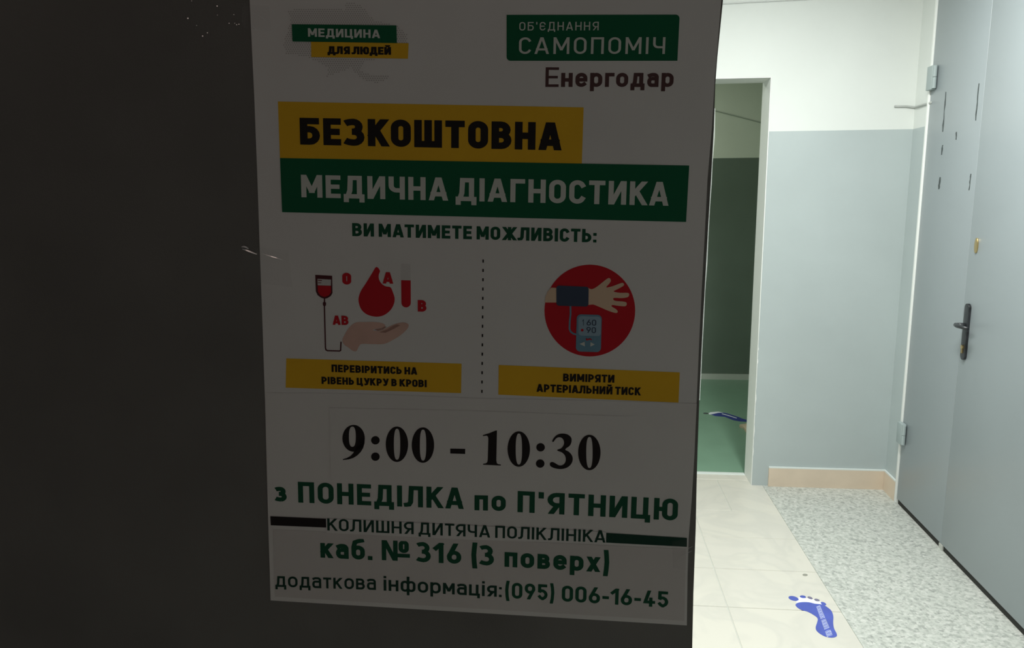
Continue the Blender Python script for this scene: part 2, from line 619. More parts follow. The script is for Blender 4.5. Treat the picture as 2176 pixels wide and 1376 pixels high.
def right_leaf(name, s0, s1, label):
    d = Mesh()
    a, b = rwall(s0, 0.025, 0.004), rwall(s1, 0.025, 0.004)
    d.prism([a, b, b - RN * 0.045, a - RN * 0.045], (0, 0, LEAF_TOP - 0.025))
    o = d.build(name, M['door_metal'], bevel=0.002)
    d = Mesh()  # black strip in place of the shade in the gap below the leaf
    a, b = rwall(s0 + (0.012 if name == 'door_1' else 0.014), 0.001, 0.0005), rwall(s1 - (0.016 if name == 'door_1' else 0.0), 0.001, 0.0005)
    d.prism([a, b, b - RN * 0.03, a - RN * 0.03], (0, 0, 0.0245))
    tag(d.build('gap_shade_strip', M['gap_shade'], parent=o), 'black strip standing in for the shade under the door')
    return tag(o, label, 'door', kind='structure')


door_a = right_leaf('door_1', S_DOOR + 0.001, S_SEAM - 0.0006, 'narrow grey metal door leaf with dark scuffs, hinged at the white frame')
door_b = right_leaf('door_2', S_SEAM + 0.0006, S_END - 0.004, 'grey metal door leaf with black handle')


def hinge(px, py0, py1, wpx):
    h = Mesh()
    p0, p1 = RIGHT.at(px, py0), RIGHT.at(px - 3, py1)
    s = s_of((p0 + p1) / 2)
    z1, z0 = p0.z, p1.z
    a, b = rwall(s - wpx, z0, 0.026), rwall(s + 0.012, z0, 0.026)
    h.prism([a, b, b - RN * 0.022, a - RN * 0.022], (0, 0, z1 - z0))
    o = h.build('hinge', M['hinge'], parent=door_a, bevel=0.002)
    k = Mesh()
    q = rwall(s + 0.018, 0, 0.016)
    k.tube([(q.x, q.y, z0 + 0.004), (q.x, q.y, (z0 + z1) / 2 - 0.0008)], 0.009, 12)
    k.tube([(q.x, q.y, (z0 + z1) / 2 + 0.0008), (q.x, q.y, z1 - 0.004)], 0.009, 12)
    k.build('hinge_barrel', M['hinge'], parent=o, smooth=False)
    return o


hinge(1992, 139, 190, 0.045)
hinge(1926, 900, 944, 0.045)

# scuffs: flaked paint along the hinge side
scuffs = [((2010, 195), (2003, 280), 3.2), ((2080, 177), (2073, 256), 3.0), ((2032.5, 280), (2031, 297), 3.0),
          ((2003, 308), (2000.5, 329), 3.6), ((1997.5, 376), (1994.5, 402), 4.0), ((2063, 369), (2059, 404), 3.0)]
random.seed(3)
for (p, q, w) in scuffs:
    c = Mesh()
    n = 7
    Lp, Rp = [], []
    for i in range(n):
        t = i / (n - 1)
        x = p[0] + (q[0] - p[0]) * t + random.uniform(-.4, .4)
        y = p[1] + (q[1] - p[1]) * t
        ww = w * (0.55 if i in (0, n - 1) else random.uniform(0.35, 1.0)) / 2
        Lp.append((x - ww, y))
        Rp.append((x + ww, y))
    out = [RIGHT.at(x, y, 0.0046) for x, y in Lp + Rp[::-1]]
    owner = door_a if s_of((out[0])) < S_SEAM else door_b
    c.prism(out, -RN * 0.0008)
    c.build('scuff', M['scuff'], parent=owner)

# handle: backplate, lever on a spindle, worn key cylinder
hp0, hp1 = RIGHT.at(2060.5, 644), RIGHT.at(2053.5, 765)
hs = (s_of(hp0) + s_of(hp1)) / 2
hz1, hz0 = hp0.z, hp1.z
hw = 0.019
c = Mesh()
prof = []
for i in range(13):
    a = math.pi * i / 12
    prof.append((hs + hw * math.cos(a), hz1 - hw + hw * math.sin(a)))
for i in range(13):
    a = math.pi + math.pi * i / 12
    prof.append((hs + hw * math.cos(a), hz0 + hw + hw * math.sin(a)))
c.prism([rwall(s, z, 0.014) for s, z in prof], -RN * 0.0095)
handle = c.build('door_handle', M['black_metal'], parent=door_b, bevel=0.002)
c = Mesh()
lz = RIGHT.at(2056, 690).z
c.tube([rwall(hs, lz, 0.008), rwall(hs, lz, 0.046)], 0.010, 14)
c.tube([rwall(hs - 0.008, lz, 0.046), rwall(hs + 0.02, lz + 0.001, 0.052), rwall(hs + 0.055, lz + 0.001, 0.050), rwall(hs + 0.085, lz, 0.042)], [0.009, 0.0095, 0.008, 0.007], 12)
c.build('lever', M['black_metal'], parent=handle, smooth=True)
c = Mesh()
kz = RIGHT.at(2054, 737).z
c.tube([rwall(hs, kz, 0.010), rwall(hs, kz, 0.020)], 0.0085, 16)
c.prism([rwall(hs - 0.004, kz - 0.026, 0.019), rwall(hs + 0.004, kz - 0.026, 0.019), rwall(hs + 0.004, kz, 0.019), rwall(hs - 0.004, kz, 0.019)], -RN * 0.006)
tag(c.build('key_cylinder', M['brass'], parent=handle), 'brass key cylinder')
# separate brass lock above
c = Mesh()
b0, b1 = RIGHT.at(2078.5, 505), RIGHT.at(2078, 538)
bs, bz, bh = s_of((b0 + b1) / 2), (b0.z + b1.z) / 2, (b0.z - b1.z) / 2
ring = [rwall(bs + 0.013 * math.cos(i * math.pi / 12), bz + bh * math.sin(i * math.pi / 12), 0.009) for i in range(24)]
c.prism(ring, -RN * 0.0055)
lock = tag(c.build('lock_cover', M['brass'], parent=door_b, bevel=0.0015), 'oval brass lock cover')
# floor bolt guide between the leaves
c = Mesh()
a, b = rwall(S_SEAM - 0.014, 0, 0.006), rwall(S_SEAM + 0.020, 0, 0.006)
c.prism([a, b, b - RN * 0.02, a - RN * 0.02], (0, 0, 0.024))
tag(c.build('trim_4', M['grout']), 'pale block under the seam of the grey doors', 'trim', kind='structure')

# ------------------------------------------------------------------ footprint sticker on the tiles


def fpx(pts, z=0.0):
    return [FLOOR.at(x, y, z) for x, y in pts]


def zoomf(pts):            # positions noted in a magnified view of the photograph
    return [(1620 + x / 8.82, 1220 + y / 8.82) for x, y in pts]


def smooth_closed(pts, n=4):
    out = []
    k = len(pts)
    for i in range(k):
        p0, p1, p2, p3 = (Vector(pts[(i + j - 1) % k]) for j in range(4))
        for j in range(n):
            t = j / n
            out.append(tuple(0.5 * ((2 * p1) + (-p0 + p2) * t + (2 * p0 - 5 * p1 + 4 * p2 - p3) * t * t + (-p0 + 3 * p1 - 3 * p2 + p3) * t * t * t)))
    return out


def ellipse(cx, cy, a, b, rotdeg, n=20):
    r = math.radians(rotdeg)
    return [(cx + a * math.cos(t) * math.cos(r) - b * math.sin(t) * math.sin(r), cy + a * math.cos(t) * math.sin(r) + b * math.sin(t) * math.cos(r))
            for t in (2 * math.pi * i / n for i in range(n))]


sole = smooth_closed([(622, 565), (660, 530), (760, 515), (880, 520), (985, 545), (1090, 555), (1160, 575), (1230, 620), (1295, 680), (1330, 780), (1328, 900), (1345, 1010),
                      (1395, 1110), (1385, 1160), (1300, 1180), (1180, 1160), (1070, 1100), (1010, 1040), (1000, 980), (1025, 900), (1035, 820), (960, 755), (850, 695), (730, 660), (650, 610)])
foot = empty('footprint_sticker', FLOOR.at(1735, 1310))
tag(foot, 'bright blue footprint sticker with pale writing on the cream tiles in the foreground', 'sticker', group=None)
c = Mesh()
c.prism(fpx(zoomf(smooth_closed([(640, 500), (690, 425), (780, 440), (900, 450), (1020, 490), (1110, 520), (1105, 575), (1000, 560), (880, 535), (760, 530), (660, 540)])), 0.0006), (0, 0, -0.0005))
c.build('backing', M['footwhite'], parent=foot)
c = Mesh()
c.prism(fpx(zoomf(sole), 0.0009), (0, 0, -0.0008))
c.build('sole_print', M['footblue'], parent=foot)
for (x, y, a, b, r, mt) in ((585, 446, 98, 40, 14, 'footblue'), (760, 415, 58, 25, 8, 'footblue'), (895, 436, 52, 22, 20, 'footdark'), (1022, 476, 52, 22, 12, 'footdark'), (1145, 543, 55, 25, 22, 'footblue')):
    c = Mesh()
    c.prism(fpx(zoomf(ellipse(x, y, a, b, r)), 0.0009), (0, 0, -0.0008))
    c.build('toe_print', M[mt], parent=foot)

# ------------------------------------------------------------------ stroke lettering (drawn letterforms)


def arc(cx, cy, rx_, ry_, a0, a1, n=8):
    return [(cx + rx_ * math.cos(math.radians(a0 + (a1 - a0) * i / n)), cy + ry_ * math.sin(math.radians(a0 + (a1 - a0) * i / n))) for i in range(n + 1)]


def rrect(L, B, R, T, r):
    r = min(r, (R - L) / 2, (T - B) / 2)
    p = []
    p += arc(R - r, T - r, r, r, 0, 90)
    p += arc(L + r, T - r, r, r, 90, 180)
    p += arc(L + r, B + r, r, r, 180, 270)
    p += arc(R - r, B + r, r, r, 270, 360)
    return p


WIDTH = {'А': .70, 'Б': .62, 'В': .62, 'Г': .54, 'Д': .74, 'Е': .55, 'Є': .60, 'Ж': .96, 'З': .62, 'И': .66, 'Й': .66, 'І': 0, 'К': .66, 'Л': .68, 'М': .78,
         'Н': .64, 'О': .62, 'П': .63, 'Р': .60, 'С': .60, 'Т': .60, 'У': .68, 'Х': .68, 'Ц': .70, 'Ч': .60, 'Ш': .86, 'Ь': .60, 'Ю': .88, 'Я': .63,
         'A': .70, 'B': .62, 'O': .60, '0': .58, '1': .38, '3': .57, '4': .62, '5': .56, '6': .58, '9': .58, 'N': .66, '№': 1.10,
         ':': 0, '.': 0, "'": 0, '-': .34, '(': .24, ')': .24, ' ': .26,
         'а': .53, 'б': .56, 'в': .52, 'г': .43, 'д': .62, 'е': .55, 'з': .47, 'к': .53, 'м': .63, 'н': .53, 'о': .56, 'п': .53, 'р': .56, 'т': .47, 'ф': .80,
         'х': .55, 'ц': .58, 'я': .53, 'і': 0}
XH = 0.725


def glyph(ch, w):
    """strokes of one letter as (points, closed, (zmin, zmax)); unit = cap height, outer box starts at x = 0"""
    Wd = WIDTH[ch]
    if Wd == 0:
        Wd = w
    low = ch in 'авгдезкмнптхцяор' or ch in 'бфі'
    Hh = XH if low else 1.0
    L, R, B, T = w / 2, Wd - w / 2, w / 2, Hh - w / 2
    X = Wd / 2
    Mid = Hh / 2
    c0 = (0.0, Hh)
    S = []

    def add(pts, closed=False, clip=c0):
        S.append((pts, closed, clip))

    u = ch.upper() if ch in 'вгдзкмнптхцяор' else ch
    if u in 'АA':
        e = 0.25
        dx = X - L * 0.95
        add([(L * .95 - dx * e, -e * Hh), (X - w * .08, Hh + .0)], clip=c0)
        add([(Wd - L * .95 + dx * e, -e * Hh), (X + w * .08, Hh + .0)], clip=c0)
        add([(X - w * .1, Hh - w * .6), (X + w * .1, Hh - w * .6)], clip=c0)
        add([(L + .22 * dx, .27 * Hh), (Wd - L - .22 * dx, .27 * Hh)])
    elif ch == 'Б':
        add([(R - .02, T), (L, T), (L, B), (R - .18, B)] + arc(R - .2, (B + .58) / 2, .2, (.58 - B) / 2, -90, 90) + [(L, .58)])
    elif u in 'ВB':
        md = Mid + .02 * Hh
        r1, r2 = (T - md) / 2, (md - B) / 2
        add([(L, md), (R - r1 - .03, md)] + arc(R - r1 - .03, (T + md) / 2, r1, r1, -90, 90) + [(L, T)])
        add([(L, T), (L, B), (R - r2, B)] + arc(R - r2, (B + md) / 2, r2, r2, -90, 90) + [(L, md)])
    elif u == 'Г':
        add([(L, B - w / 2 + w / 2), (L, T), (R, T)])
    elif u == 'Д':
        x0, x1 = L + .10 * Hh, R - .075 * Hh
        add([(L + .045, B), (x0 + .02, B + .25 * Hh), (x0 + .045, T), (x1, T), (x1, B)])
        add([(w * .42, -.17 + w / 2), (w * .42, B), (Wd - w * .42, B), (Wd - w * .42, -.17 + w / 2)], clip=(-.17, Hh))
    elif u == 'Е':
        add([(R, T), (L, T), (L, B), (R, B)])
        add([(L, Mid), (R - .04, Mid)])
    elif ch == 'Є':
        p = rrect(L, B, R, T, .32)
        add([(R, T - .20)] + p[1:27] + arc(R - min(.32, (R - L) / 2), B + min(.32, (R - L) / 2), min(.32, (R - L) / 2), min(.32, (R - L) / 2), 270, 340, 6))
        add([(L, Mid), (R - .10, Mid)])
    elif ch == 'Ж':
        add([(X, B), (X, T)])
        for s in (-1, 1):
            e = .22
            xa = X + s * (X - w * .42)
            for y0 in (0, 1):
                xm, ym = X + s * w * .2, .5
                add([(xm, ym), (xa + s * (abs(xa - xm)) * .1, y0 + (.1 if y0 else -.1))], clip=c0)
    elif u in 'З3':
        md = Mid + .02 * Hh
        r1, r2 = (T - md) / 2, (md - B) / 2
        k = .05 * Hh
        add(arc(L + r1, T - r1 * .6, (L + r1 - .03) / .906, r1 * .6, 155, 90, 4) + arc(R - r1 - k, T - r1, r1, r1, 90, -90) + [(X - .08, md)], None)
        add([(X - .08, md)] + arc(R - r2, B + r2, r2, r2, 90, -90) + arc(L + r2, B + r2 * .6, (L + r2 - .02) / .906, r2 * .6, 270, 205, 4), None)
    elif u in 'ИЙN':
        add([(L, B), (L, T)])
        add([(R, B), (R, T)])
        if u == 'N':
            add([(L, Hh + .2), (R, -.2)])
        else:
            add([(L - .04, -.13), (R + .04, Hh + .13)], clip=c0)
        if ch == 'Й':
            add(arc(X, 1.21, .13, .10, 180, 360), clip=(1.0, 1.24))
    elif ch in 'Іі':
        add([(L, B), (L, T)])
        if ch == 'і':
            add([(L, Hh + .17), (L, Hh + .18)], clip=(Hh + .10, Hh + .10 + w))
    elif u == 'К':
        add([(L, B), (L, T)])
        add([(L + .02, Mid - .08 * Hh), (Wd - w * .52 + .10, Hh + .16 * Hh)], clip=c0)
        add([(L + (R - L) * .30, Mid + .10 * Hh), (Wd - w * .5 + .07, -.12)], clip=c0)
    elif ch == 'Л':
        add([(L * .3, B), (L + .04, B + .02), (L + .10, B + .14), (L + .13, T), (R, T), (R, B)])
    elif u == 'М':
        add([(L, B), (L, T)])
        add([(R, B), (R, T)])
        e = .12
        ym = .24 * Hh if not low else .2
        sl = (Hh - ym) / (X - L)
        add([(L - e * .5, Hh + e * .5 * sl), (X + w * .12, ym - .12 * w * sl)], clip=(ym - w * .2, Hh))
        add([(R + e * .5, Hh + e * .5 * sl), (X - w * .12, ym - .12 * w * sl)], clip=(ym - w * .2, Hh))
    elif u == 'Н':
        add([(L, B), (L, T)])
        add([(R, B), (R, T)])
        add([(L, Mid), (R, Mid)])
    elif u in 'ОO0':
        add(rrect(L, B, R, T, .30), True)
    elif u == 'П':
        add([(L, B), (L, T), (R, T), (R, B)])
    elif u == 'Р':
        if low:
            add(rrect(L, B, R, T, .24), True)
            add([(L, -.22 + w / 2), (L, T)], clip=(-.22, Hh))
        else:
            r1 = (T - .40) / 2
            add([(L, B), (L, T), (R - r1, T)] + arc(R - r1, T - r1, r1, r1, 90, -90) + [(L, .40)])
    elif ch == 'С':
        r = min(.30, (R - L) / 2)
        p = arc(R - r, T - r, r, r, 25, 90, 6) + arc(L + r, T - r, r, r, 90, 180) + arc(L + r, B + r, r, r, 180, 270) + arc(R - r, B + r, r, r, 270, 335, 6)
        add(p)
    elif u == 'Т':
        add([(L, T), (R, T)])
        add([(X, B), (X, T)])
    elif ch == 'У':
        add([(L - .05, Hh + .16), (X + .04, .34)], clip=(.25, 1))
        add([(R + .05, Hh + .16), (X + .05, .22), (X - .02, B + .02), (X - .14, B)], clip=c0)
    elif u == 'Х':
        add([(L - .08 * Hh, -.14 * Hh), (R + .08 * Hh, Hh * 1.14)], clip=c0)
        add([(R + .08 * Hh, -.14 * Hh), (L - .08 * Hh, Hh * 1.14)], clip=c0)
    elif u == 'Ц':
        x1 = R - .07
        add([(L, T), (L, B), (Wd - w * .45, B), (Wd - w * .45, -.16 + w / 2)], clip=(-.16, Hh))
        add([(x1, B), (x1, T)])
    elif ch == 'Ч':
        add([(L, T), (L, .62)] + arc(L + .2, .60, .2, .2, 180, 270, 6)[1:] + [(R, .40)])
        add([(R, B), (R, T)])
    elif ch == 'Ш':
        add([(L, T), (L, B), (R, B), (R, T)])
        add([(X, B), (X, T)])
    elif ch == 'Ь':
        r1 = (.60 - B) / 2
        add([(L, T), (L, B), (R - r1, B)] + arc(R - r1, B + r1, r1, r1, -90, 90) + [(L, .60)])
    elif ch == 'Ю':
        add([(L, B), (L, T)])
        xl = L + .30
        add([(L, Mid), (xl, Mid)])
        add(rrect(xl, B, R, T, .27), True)
    elif u == 'Я':
        r1 = (T - .42 * Hh) / 2
        add([(R, B), (R, T), (L + r1, T)] + arc(L + r1, T - r1, r1, r1, 90, 270) + [(R, .42 * Hh)])
        add([(L - .06, -.16 * Hh), (L + (R - L) * .62, .42 * Hh)], clip=(0, .45 * Hh))
    elif ch == '1':
        add([(R, B), (R, T + w * .45)], clip=c0)
        add([(R, Hh - w * .3), (L - .03, .72)], clip=c0)
    elif ch == '4':
        add([(X + .03, 1.12), (L + .02, .28), (R, .28)], clip=c0)
        add([(R - .14, B), (R - .14, .48)])
    elif ch == '5':
        r2 = (.60 - B) / 2
        add([(R - .03, T), (L + .03, T), (L + .02, .50), (L + .10, .60), (R - r2, .60)] + arc(R - r2, B + r2, r2, r2, 90, -90) + arc(L + r2, B + r2, r2, r2, 270, 210, 5))
    elif ch in '69':
        hb = .62
        pts = rrect(L, B, R, hb - w / 2 + .02, .3)
        d = [(L + .015, .40), (R - .07, 1.12)]
        if ch == '9':
            pts = [(Wd - x, 1 - y) for x, y in pts]
            d = [(Wd - x, 1 - y) for x, y in d]
        add(pts, True)
        add(d, clip=c0)
    elif ch == '№':
        n = .66
        R2 = n - w / 2
        add([(L, B), (L, T)])
        add([(R2, B), (R2, T)])
        add([(L - .02, 1.08), (R2 + .02, -.08)], clip=c0)
        w2 = w * .7
        add(rrect(n + .07 + w2 / 2, .50, Wd - w2 / 2, 1 - w2 / 2, .16), True)
        add([(n + .09, .27), (Wd - .02, .27)])
    elif ch == ':':
        add([(L, w / 2), (L, w / 2 + .001)], clip=(0, w))
        add([(L, .50 + w / 2), (L, .501 + w / 2)], clip=(.5, .5 + w))
    elif ch == '.':
        add([(L, w / 2), (L, w / 2 + .001)], clip=(0, w))
    elif ch == "'":
        add([(L, .72), (L, 1)], clip=(.70, 1))
    elif ch == '-':
        add([(L, .40), (R, .40)])
    elif ch in '()':
        p = [(R, 1.06), (L + .02, .80), (L, .5), (L + .02, .12), (R, -.14)]
        if ch == ')':
            p = [(Wd - x, y) for x, y in p]
        add(p, clip=(-.18, 1.10))
    elif ch == 'а':
        add([(L + .02, T - .04)] + arc(L + .14, T - .12, .14, .12, 120, 90, 2) + arc(R - .13, T - .13, .13, .13, 90, 0, 5) + [(R, B)])
        add([(R, .43), (L + .10, .43)] + arc(L + .11, (B + .43) / 2, .11, (.43 - B) / 2, 90, 270) + [(R, B)])
    elif ch == 'е':
        r = min(.24, (R - L) / 2)
        p = [(L, .37), (R, .37)] + arc(R - r, T - r, r, r, 0, 90, 5) + arc(L + r, T - r, r, r, 90, 180) + arc(L + r, B + r, r, r, 180, 270) + arc(R - r, B + r, r, r, 270, 315, 4)
        add(p)
    elif ch == 'б':
        add(rrect(L, B, R, T - .04, .24), True)
        add([(L, .35), (L, .60), (L + .05, .84), (L + .18, .90), (R - .03, 1.0 - w * .3)], clip=(0, 1.02))
    elif ch == 'ф':
        add(rrect(L, B, X, T, .18), True)
        add(rrect(X, B, R, T, .18), True)
        add([(X, -.20), (X, .98)], clip=(-.22, 1.0))
    return S


def stroke_polys(pts, closed, w, clip):
    """quads and joint wedges of a stroke of width w, clipped between two heights"""
    out = []
    pts = [Vector((p[0], p[1])) for p in pts]
    q = [pts[0]]
    for p in pts[1:]:
        if (p - q[-1]).length > 1e-4:
            q.append(p)
    if closed and (q[0] - q[-1]).length < 1e-4:
        q.pop()
    if len(q) == 1:
        q.append(q[0] + Vector((0, 1e-4)))
    n = len(q)
    segs = [(q[i], q[(i + 1) % n]) for i in range(n if closed else n - 1)]
    quads = []
    for i, (a, b) in enumerate(segs):
        d = (b - a).normalized()
        nn = Vector((-d.y, d.x)) * (w / 2)
        a2 = a - d * (w / 2) if (closed is False and i == 0) else a
        b2 = b + d * (w / 2) if (closed is False and i == len(segs) - 1) else b
        quads.append([a2 - nn, b2 - nn, b2 + nn, a2 + nn])
        # joint with the next segment
        if closed or i < len(segs) - 1:
            d2 = (segs[(i + 1) % len(segs)][1] - segs[(i + 1) % len(segs)][0]).normalized()
            n2 = Vector((-d2.y, d2.x)) * (w / 2)
            cr = d.x * d2.y - d.y * d2.x
            if abs(cr) > 1e-4:
                s = -1 if cr > 0 else 1
                p1, p2 = b + nn * s, b + n2 * s
                den = 1 + d.dot(d2)
                if den > 0.35:
                    mit = b + (nn + n2) * s / den
                    quads.append([b, p1, mit, p2])
                else:
                    quads.append([b, p1, p2])
    for poly in quads:
        for lim, sgn in ((clip[0], 1), (clip[1], -1)):
            new = []
            for i in range(len(poly)):
                p, r = poly[i], poly[(i + 1) % len(poly)]
                ip, ir = (p.y - lim) * sgn >= -1e-9, (r.y - lim) * sgn >= -1e-9
                if ip:
                    new.append(p)
                if ip != ir:
                    t = (lim - p.y) / (r.y - p.y)
                    new.append(p + (r - p) * t)
            poly = new
            if len(poly) < 3:
                break
        if len(poly) >= 3:
            ar = sum(poly[i].x * poly[(i + 1) % len(poly)].y - poly[(i + 1) % len(poly)].x * poly[i].y for i in range(len(poly)))
            if abs(ar) > 1e-7:
                out.append(poly if ar > 0 else poly[::-1])
    return out


def text_layout(txt, w, gap, space):
    x = 0.0
    polys = []
    prev = None
    for ch in txt:
        if ch == ' ':
            x += space
            prev = None
            continue
        if prev is not None:
            g = gap
            pair = prev + ch
            if pair in ('ТА', 'АТ', 'ГА', 'РА', 'ЛА', 'КА', 'АЧ', 'УК', 'го', 'ТЯ', 'КО', 'СА'):
                g -= .05
            x += g
        for pts, closed, clip in glyph(ch, w):
            for poly in stroke_polys(pts, closed, w, clip):
                polys.append([(p.x + x, p.y) for p in poly])
        x += WIDTH[ch] if WIDTH[ch] else w
        prev = ch
    # one clean outline: union of all strokes, no overlapping faces
    vs, fs = [], []
    for poly in polys:
        fs.append(list(range(len(vs), len(vs) + len(poly))))
        vs += [Vector(p) for p in poly]
    ov, _, of, _, _, src = delaunay_2d_cdt(vs, [], fs, 0, 1e-5)
    out = []
    for f, covered in zip(of, src):
        if not covered:
            continue                     # a counter or a gap between letters
        p = [(ov[i].x, ov[i].y) for i in f]
        ar = sum(p[i][0] * p[(i + 1) % len(p)][1] - p[(i + 1) % len(p)][0] * p[i][1] for i in range(len(p)))
        out.append(p if ar > 0 else p[::-1])
    return out, x


def lean(x):
    return 0.0355 - 0.0865 * (x - 550) / 940      # uprights of the print as they run in the photograph


def letter_line(mesh, txt, left, right, w, off, plane=LEAF, gap=.115, space=.30, mat_i=0, leaning=True):
    """a line of lettering between two baseline ends (x, y, cap height), laid on the plane of the sheet"""
    polys, total = text_layout(txt, w, gap, space)
    for poly in polys:
        out = []
        for (gx, gy) in poly:
            t = gx / total
            bx = left[0] + (right[0] - left[0]) * t
            by = left[1] + (right[1] - left[1]) * t
            ch = left[2] + (right[2] - left[2]) * t
            s = lean(bx) if leaning else 0.0
            out.append(plane.at(bx - s * ch * gy, by - ch * gy, off))
        mesh.poly(out, mat_i)


# writing along the footprint sticker (three short words, too small to read in the photograph: drawn as pale letter strokes)
c = Mesh()
random.seed(11)
p0, p1 = Vector((1045, 590)), Vector((1265, 1150))
d = (p1 - p0).normalized()
nn = Vector((d.y, -d.x))
pos = 0.0
length = (p1 - p0).length
marks = []
while pos < length - 8:
    if abs(pos - 255) < 14 or abs(pos - 470) < 14:
        pos += 16
        continue
    marks.append(pos)
    pos += 17
for pos in marks:
    wd = 38 + pos / length * 20
    for a, b, q, r in ((0, 10, -1, -.62), (0, 10, .62, 1), (0, 5, -1, 1)) if int(pos) % 3 else ((0, 4, -1, 1), (7, 11, -1, 1)):
        quad = [p0 + d * (pos + a) + nn * wd * q, p0 + d * (pos + b) + nn * wd * q, p0 + d * (pos + b) + nn * wd * r, p0 + d * (pos + a) + nn * wd * r]
        c.poly(fpx(zoomf([tuple(v) for v in quad]), 0.0011))
c.build('lettering', M['footletter'], parent=foot)

# mark on the tile beyond the sticker
c = Mesh()
c.prism(fpx(ellipse(1710.8, 1220.6, 5.6, 2.4, 3), 0.0006), (0, 0, -0.0005))
tag(c.build('floor_mark', M['spot']), 'small grey speck on the cream tiles just beyond the blue footprint', 'mark')

# second footprint sticker, on the green floor
c2 = lambda pts: [(1450 + x / 3.44, 650 + y / 3.44) for x, y in pts]
foot2 = empty('footprint_sticker', FLOOR.at(1545, 888))
tag(foot2, 'dark blue footprint sticker on the green floor through the doorway', 'sticker')
c = Mesh()
c.prism(fpx(c2([(205, 790), (215, 776), (260, 770), (330, 784), (400, 806), (440, 822), (500, 838), (500, 846), (420, 842), (370, 832), (310, 808), (240, 802)]), 0.0009), (0, 0, -0.0008))
c.build('sole_print', M['footnavy'], parent=foot2)
c = Mesh()
c.prism(fpx(c2([(190, 784), (205, 775), (262, 770), (300, 778), (262, 780), (215, 790), (198, 792)]), 0.0013), (0, 0, -0.0003))
c.prism(fpx(c2([(290, 784), (340, 797), (400, 817), (396, 820), (335, 801), (288, 788)]), 0.0013), (0, 0, -0.0003))
c.build('backing', M['footwhite'], parent=foot2)
c = Mesh()
c.prism(fpx(c2(ellipse(172, 783, 20, 5, 2)), 0.0009), (0, 0, -0.0008))
c.build('toe_print', M['scuff'], parent=foot2)

# beige wedge by the jamb in the far room
c = Mesh()
pa, pb = FLOOR.at(1571, 908), FLOOR.at(1586, 930)
c.prism([pa, pa + Vector((0.02, -0.02, 0)), pb + Vector((0.02, 0, 0)), pb + Vector((0.14, 0.06, 0)), pa + Vector((0.14, 0.08, 0))], (0, 0, 0.022))
o = c.build('door_wedge', M['wood'], bevel=0.002)
tag(o, 'beige wedge on the green floor mostly hidden behind the doorway jamb', 'wedge')

# ------------------------------------------------------------------ dark door leaf in the foreground
EDGE = [(1536.5, 0), (1530.5, 60), (1524.5, 120), (1520, 180), (1517, 273), (1511, 380), (1505, 480), (1500, 570), (1495, 660), (1490.5, 750), (1486, 850), (1482.5, 950),
        (1480, 1040), (1478.5, 1120), (1476, 1190), (1473.5, 1260), (1471, 1376)]
pts = [LEAF.at(*p) for p in EDGE]
top = pts[0].copy(); top.z = 2.07
top.x += 0.012
bot = pts[-1].copy(); bot.z = 0.012
hx = LEAF.at(-150, 688)
left_top = Vector((hx.x, hx.y, 2.07))
left_bot = Vector((hx.x, hx.y, 0.012))
c = Mesh()
c.prism([left_top, top] + pts + [bot, left_bot], -LEAF_N * 0.04, 0, 1)
door_c = c.build('door_3', [M['leaf'], M['leaf_edge']])
tag(door_c, 'dark brown door leaf standing open, with the medical poster on it', 'door', kind='structure')
# ragged strip of milky tape along the lit edge of the leaf
c = Mesh()
random.seed(8)
A, Bq = [], []
edge_pts = [(1518.5, 230), (1516.5, 290), (1513, 345), (1510.3, 390), (1507.5, 440), (1504, 500), (1500.5, 560), (1497, 620), (1493.8, 680), (1491, 735), (1488, 800), (1485.5, 850)]
for x, y in edge_pts:
    wv = random.uniform(1.2, 2.6)
    A.append(LEAF.at(x - 1.2, y, -0.001))
    Bq.append(LEAF.at(x + wv, y, -0.001))
for i in range(len(A) - 1):
    c.poly([A[i], Bq[i], Bq[i + 1], A[i + 1]])
c.build('edge_tape', M['edge_tape'], parent=door_c)

# ------------------------------------------------------------------ the poster
c0 = LEAF.at(1030, 640)
poster = empty('poster', LEAF.at(1020, 1300))
tag(poster, 'white paper medical poster with yellow and green headings taped to the dark door', 'poster')
Z1, Z2, Z3, Z4, Z5 = 0.0004, 0.0006, 0.0008, 0.0010, 0.0012


def sheet(name, pts, off, mt, parent=poster, thick=0.0003, mesh=None, mat_i=0):
    s = mesh or Mesh()
    s.prism([LEAF.at(x, y, off) for x, y in pts], -LEAF_N * thick, mat_i)
    return s.build(name, mt, parent=parent) if mesh is None else None


def flat(mesh, pts, off, mat_i=0):
    mesh.poly([LEAF.at(x, y, off) for x, y in pts], mat_i)


def printed(name, pts, off, mt, parent=poster):
    s = Mesh()
    flat(s, pts, off)
    return s.build(name, mt, parent=parent)


def words(lines, mt, off, parent=poster, **kw):
    for ln in lines:              # one part per line of lettering
        s = Mesh()
        letter_line(s, *ln[:4], off, **{**kw, **(ln[4] if len(ln) > 4 else {})})
        s.build('lettering', mt, parent=parent)


PR = [(1539, -60), (1533, 0), (1527, 70), (1519, 165), (1513, 270), (1503.5, 380), (1497.5, 500), (1491, 620), (1486, 720), (1480.5, 850), (1476, 960), (1470, 1060), (1463.5, 1140), (1461, 1220), (1459.5, 1328)]
PL = [(575, 1275), (569.5, 1100), (563, 850), (557.5, 680), (552, 530), (547, 380), (540, 200), (530.5, 0), (527, -60)]
sheet('paper_sheet', PL[:] + PR[:], Z1, M['paper'])

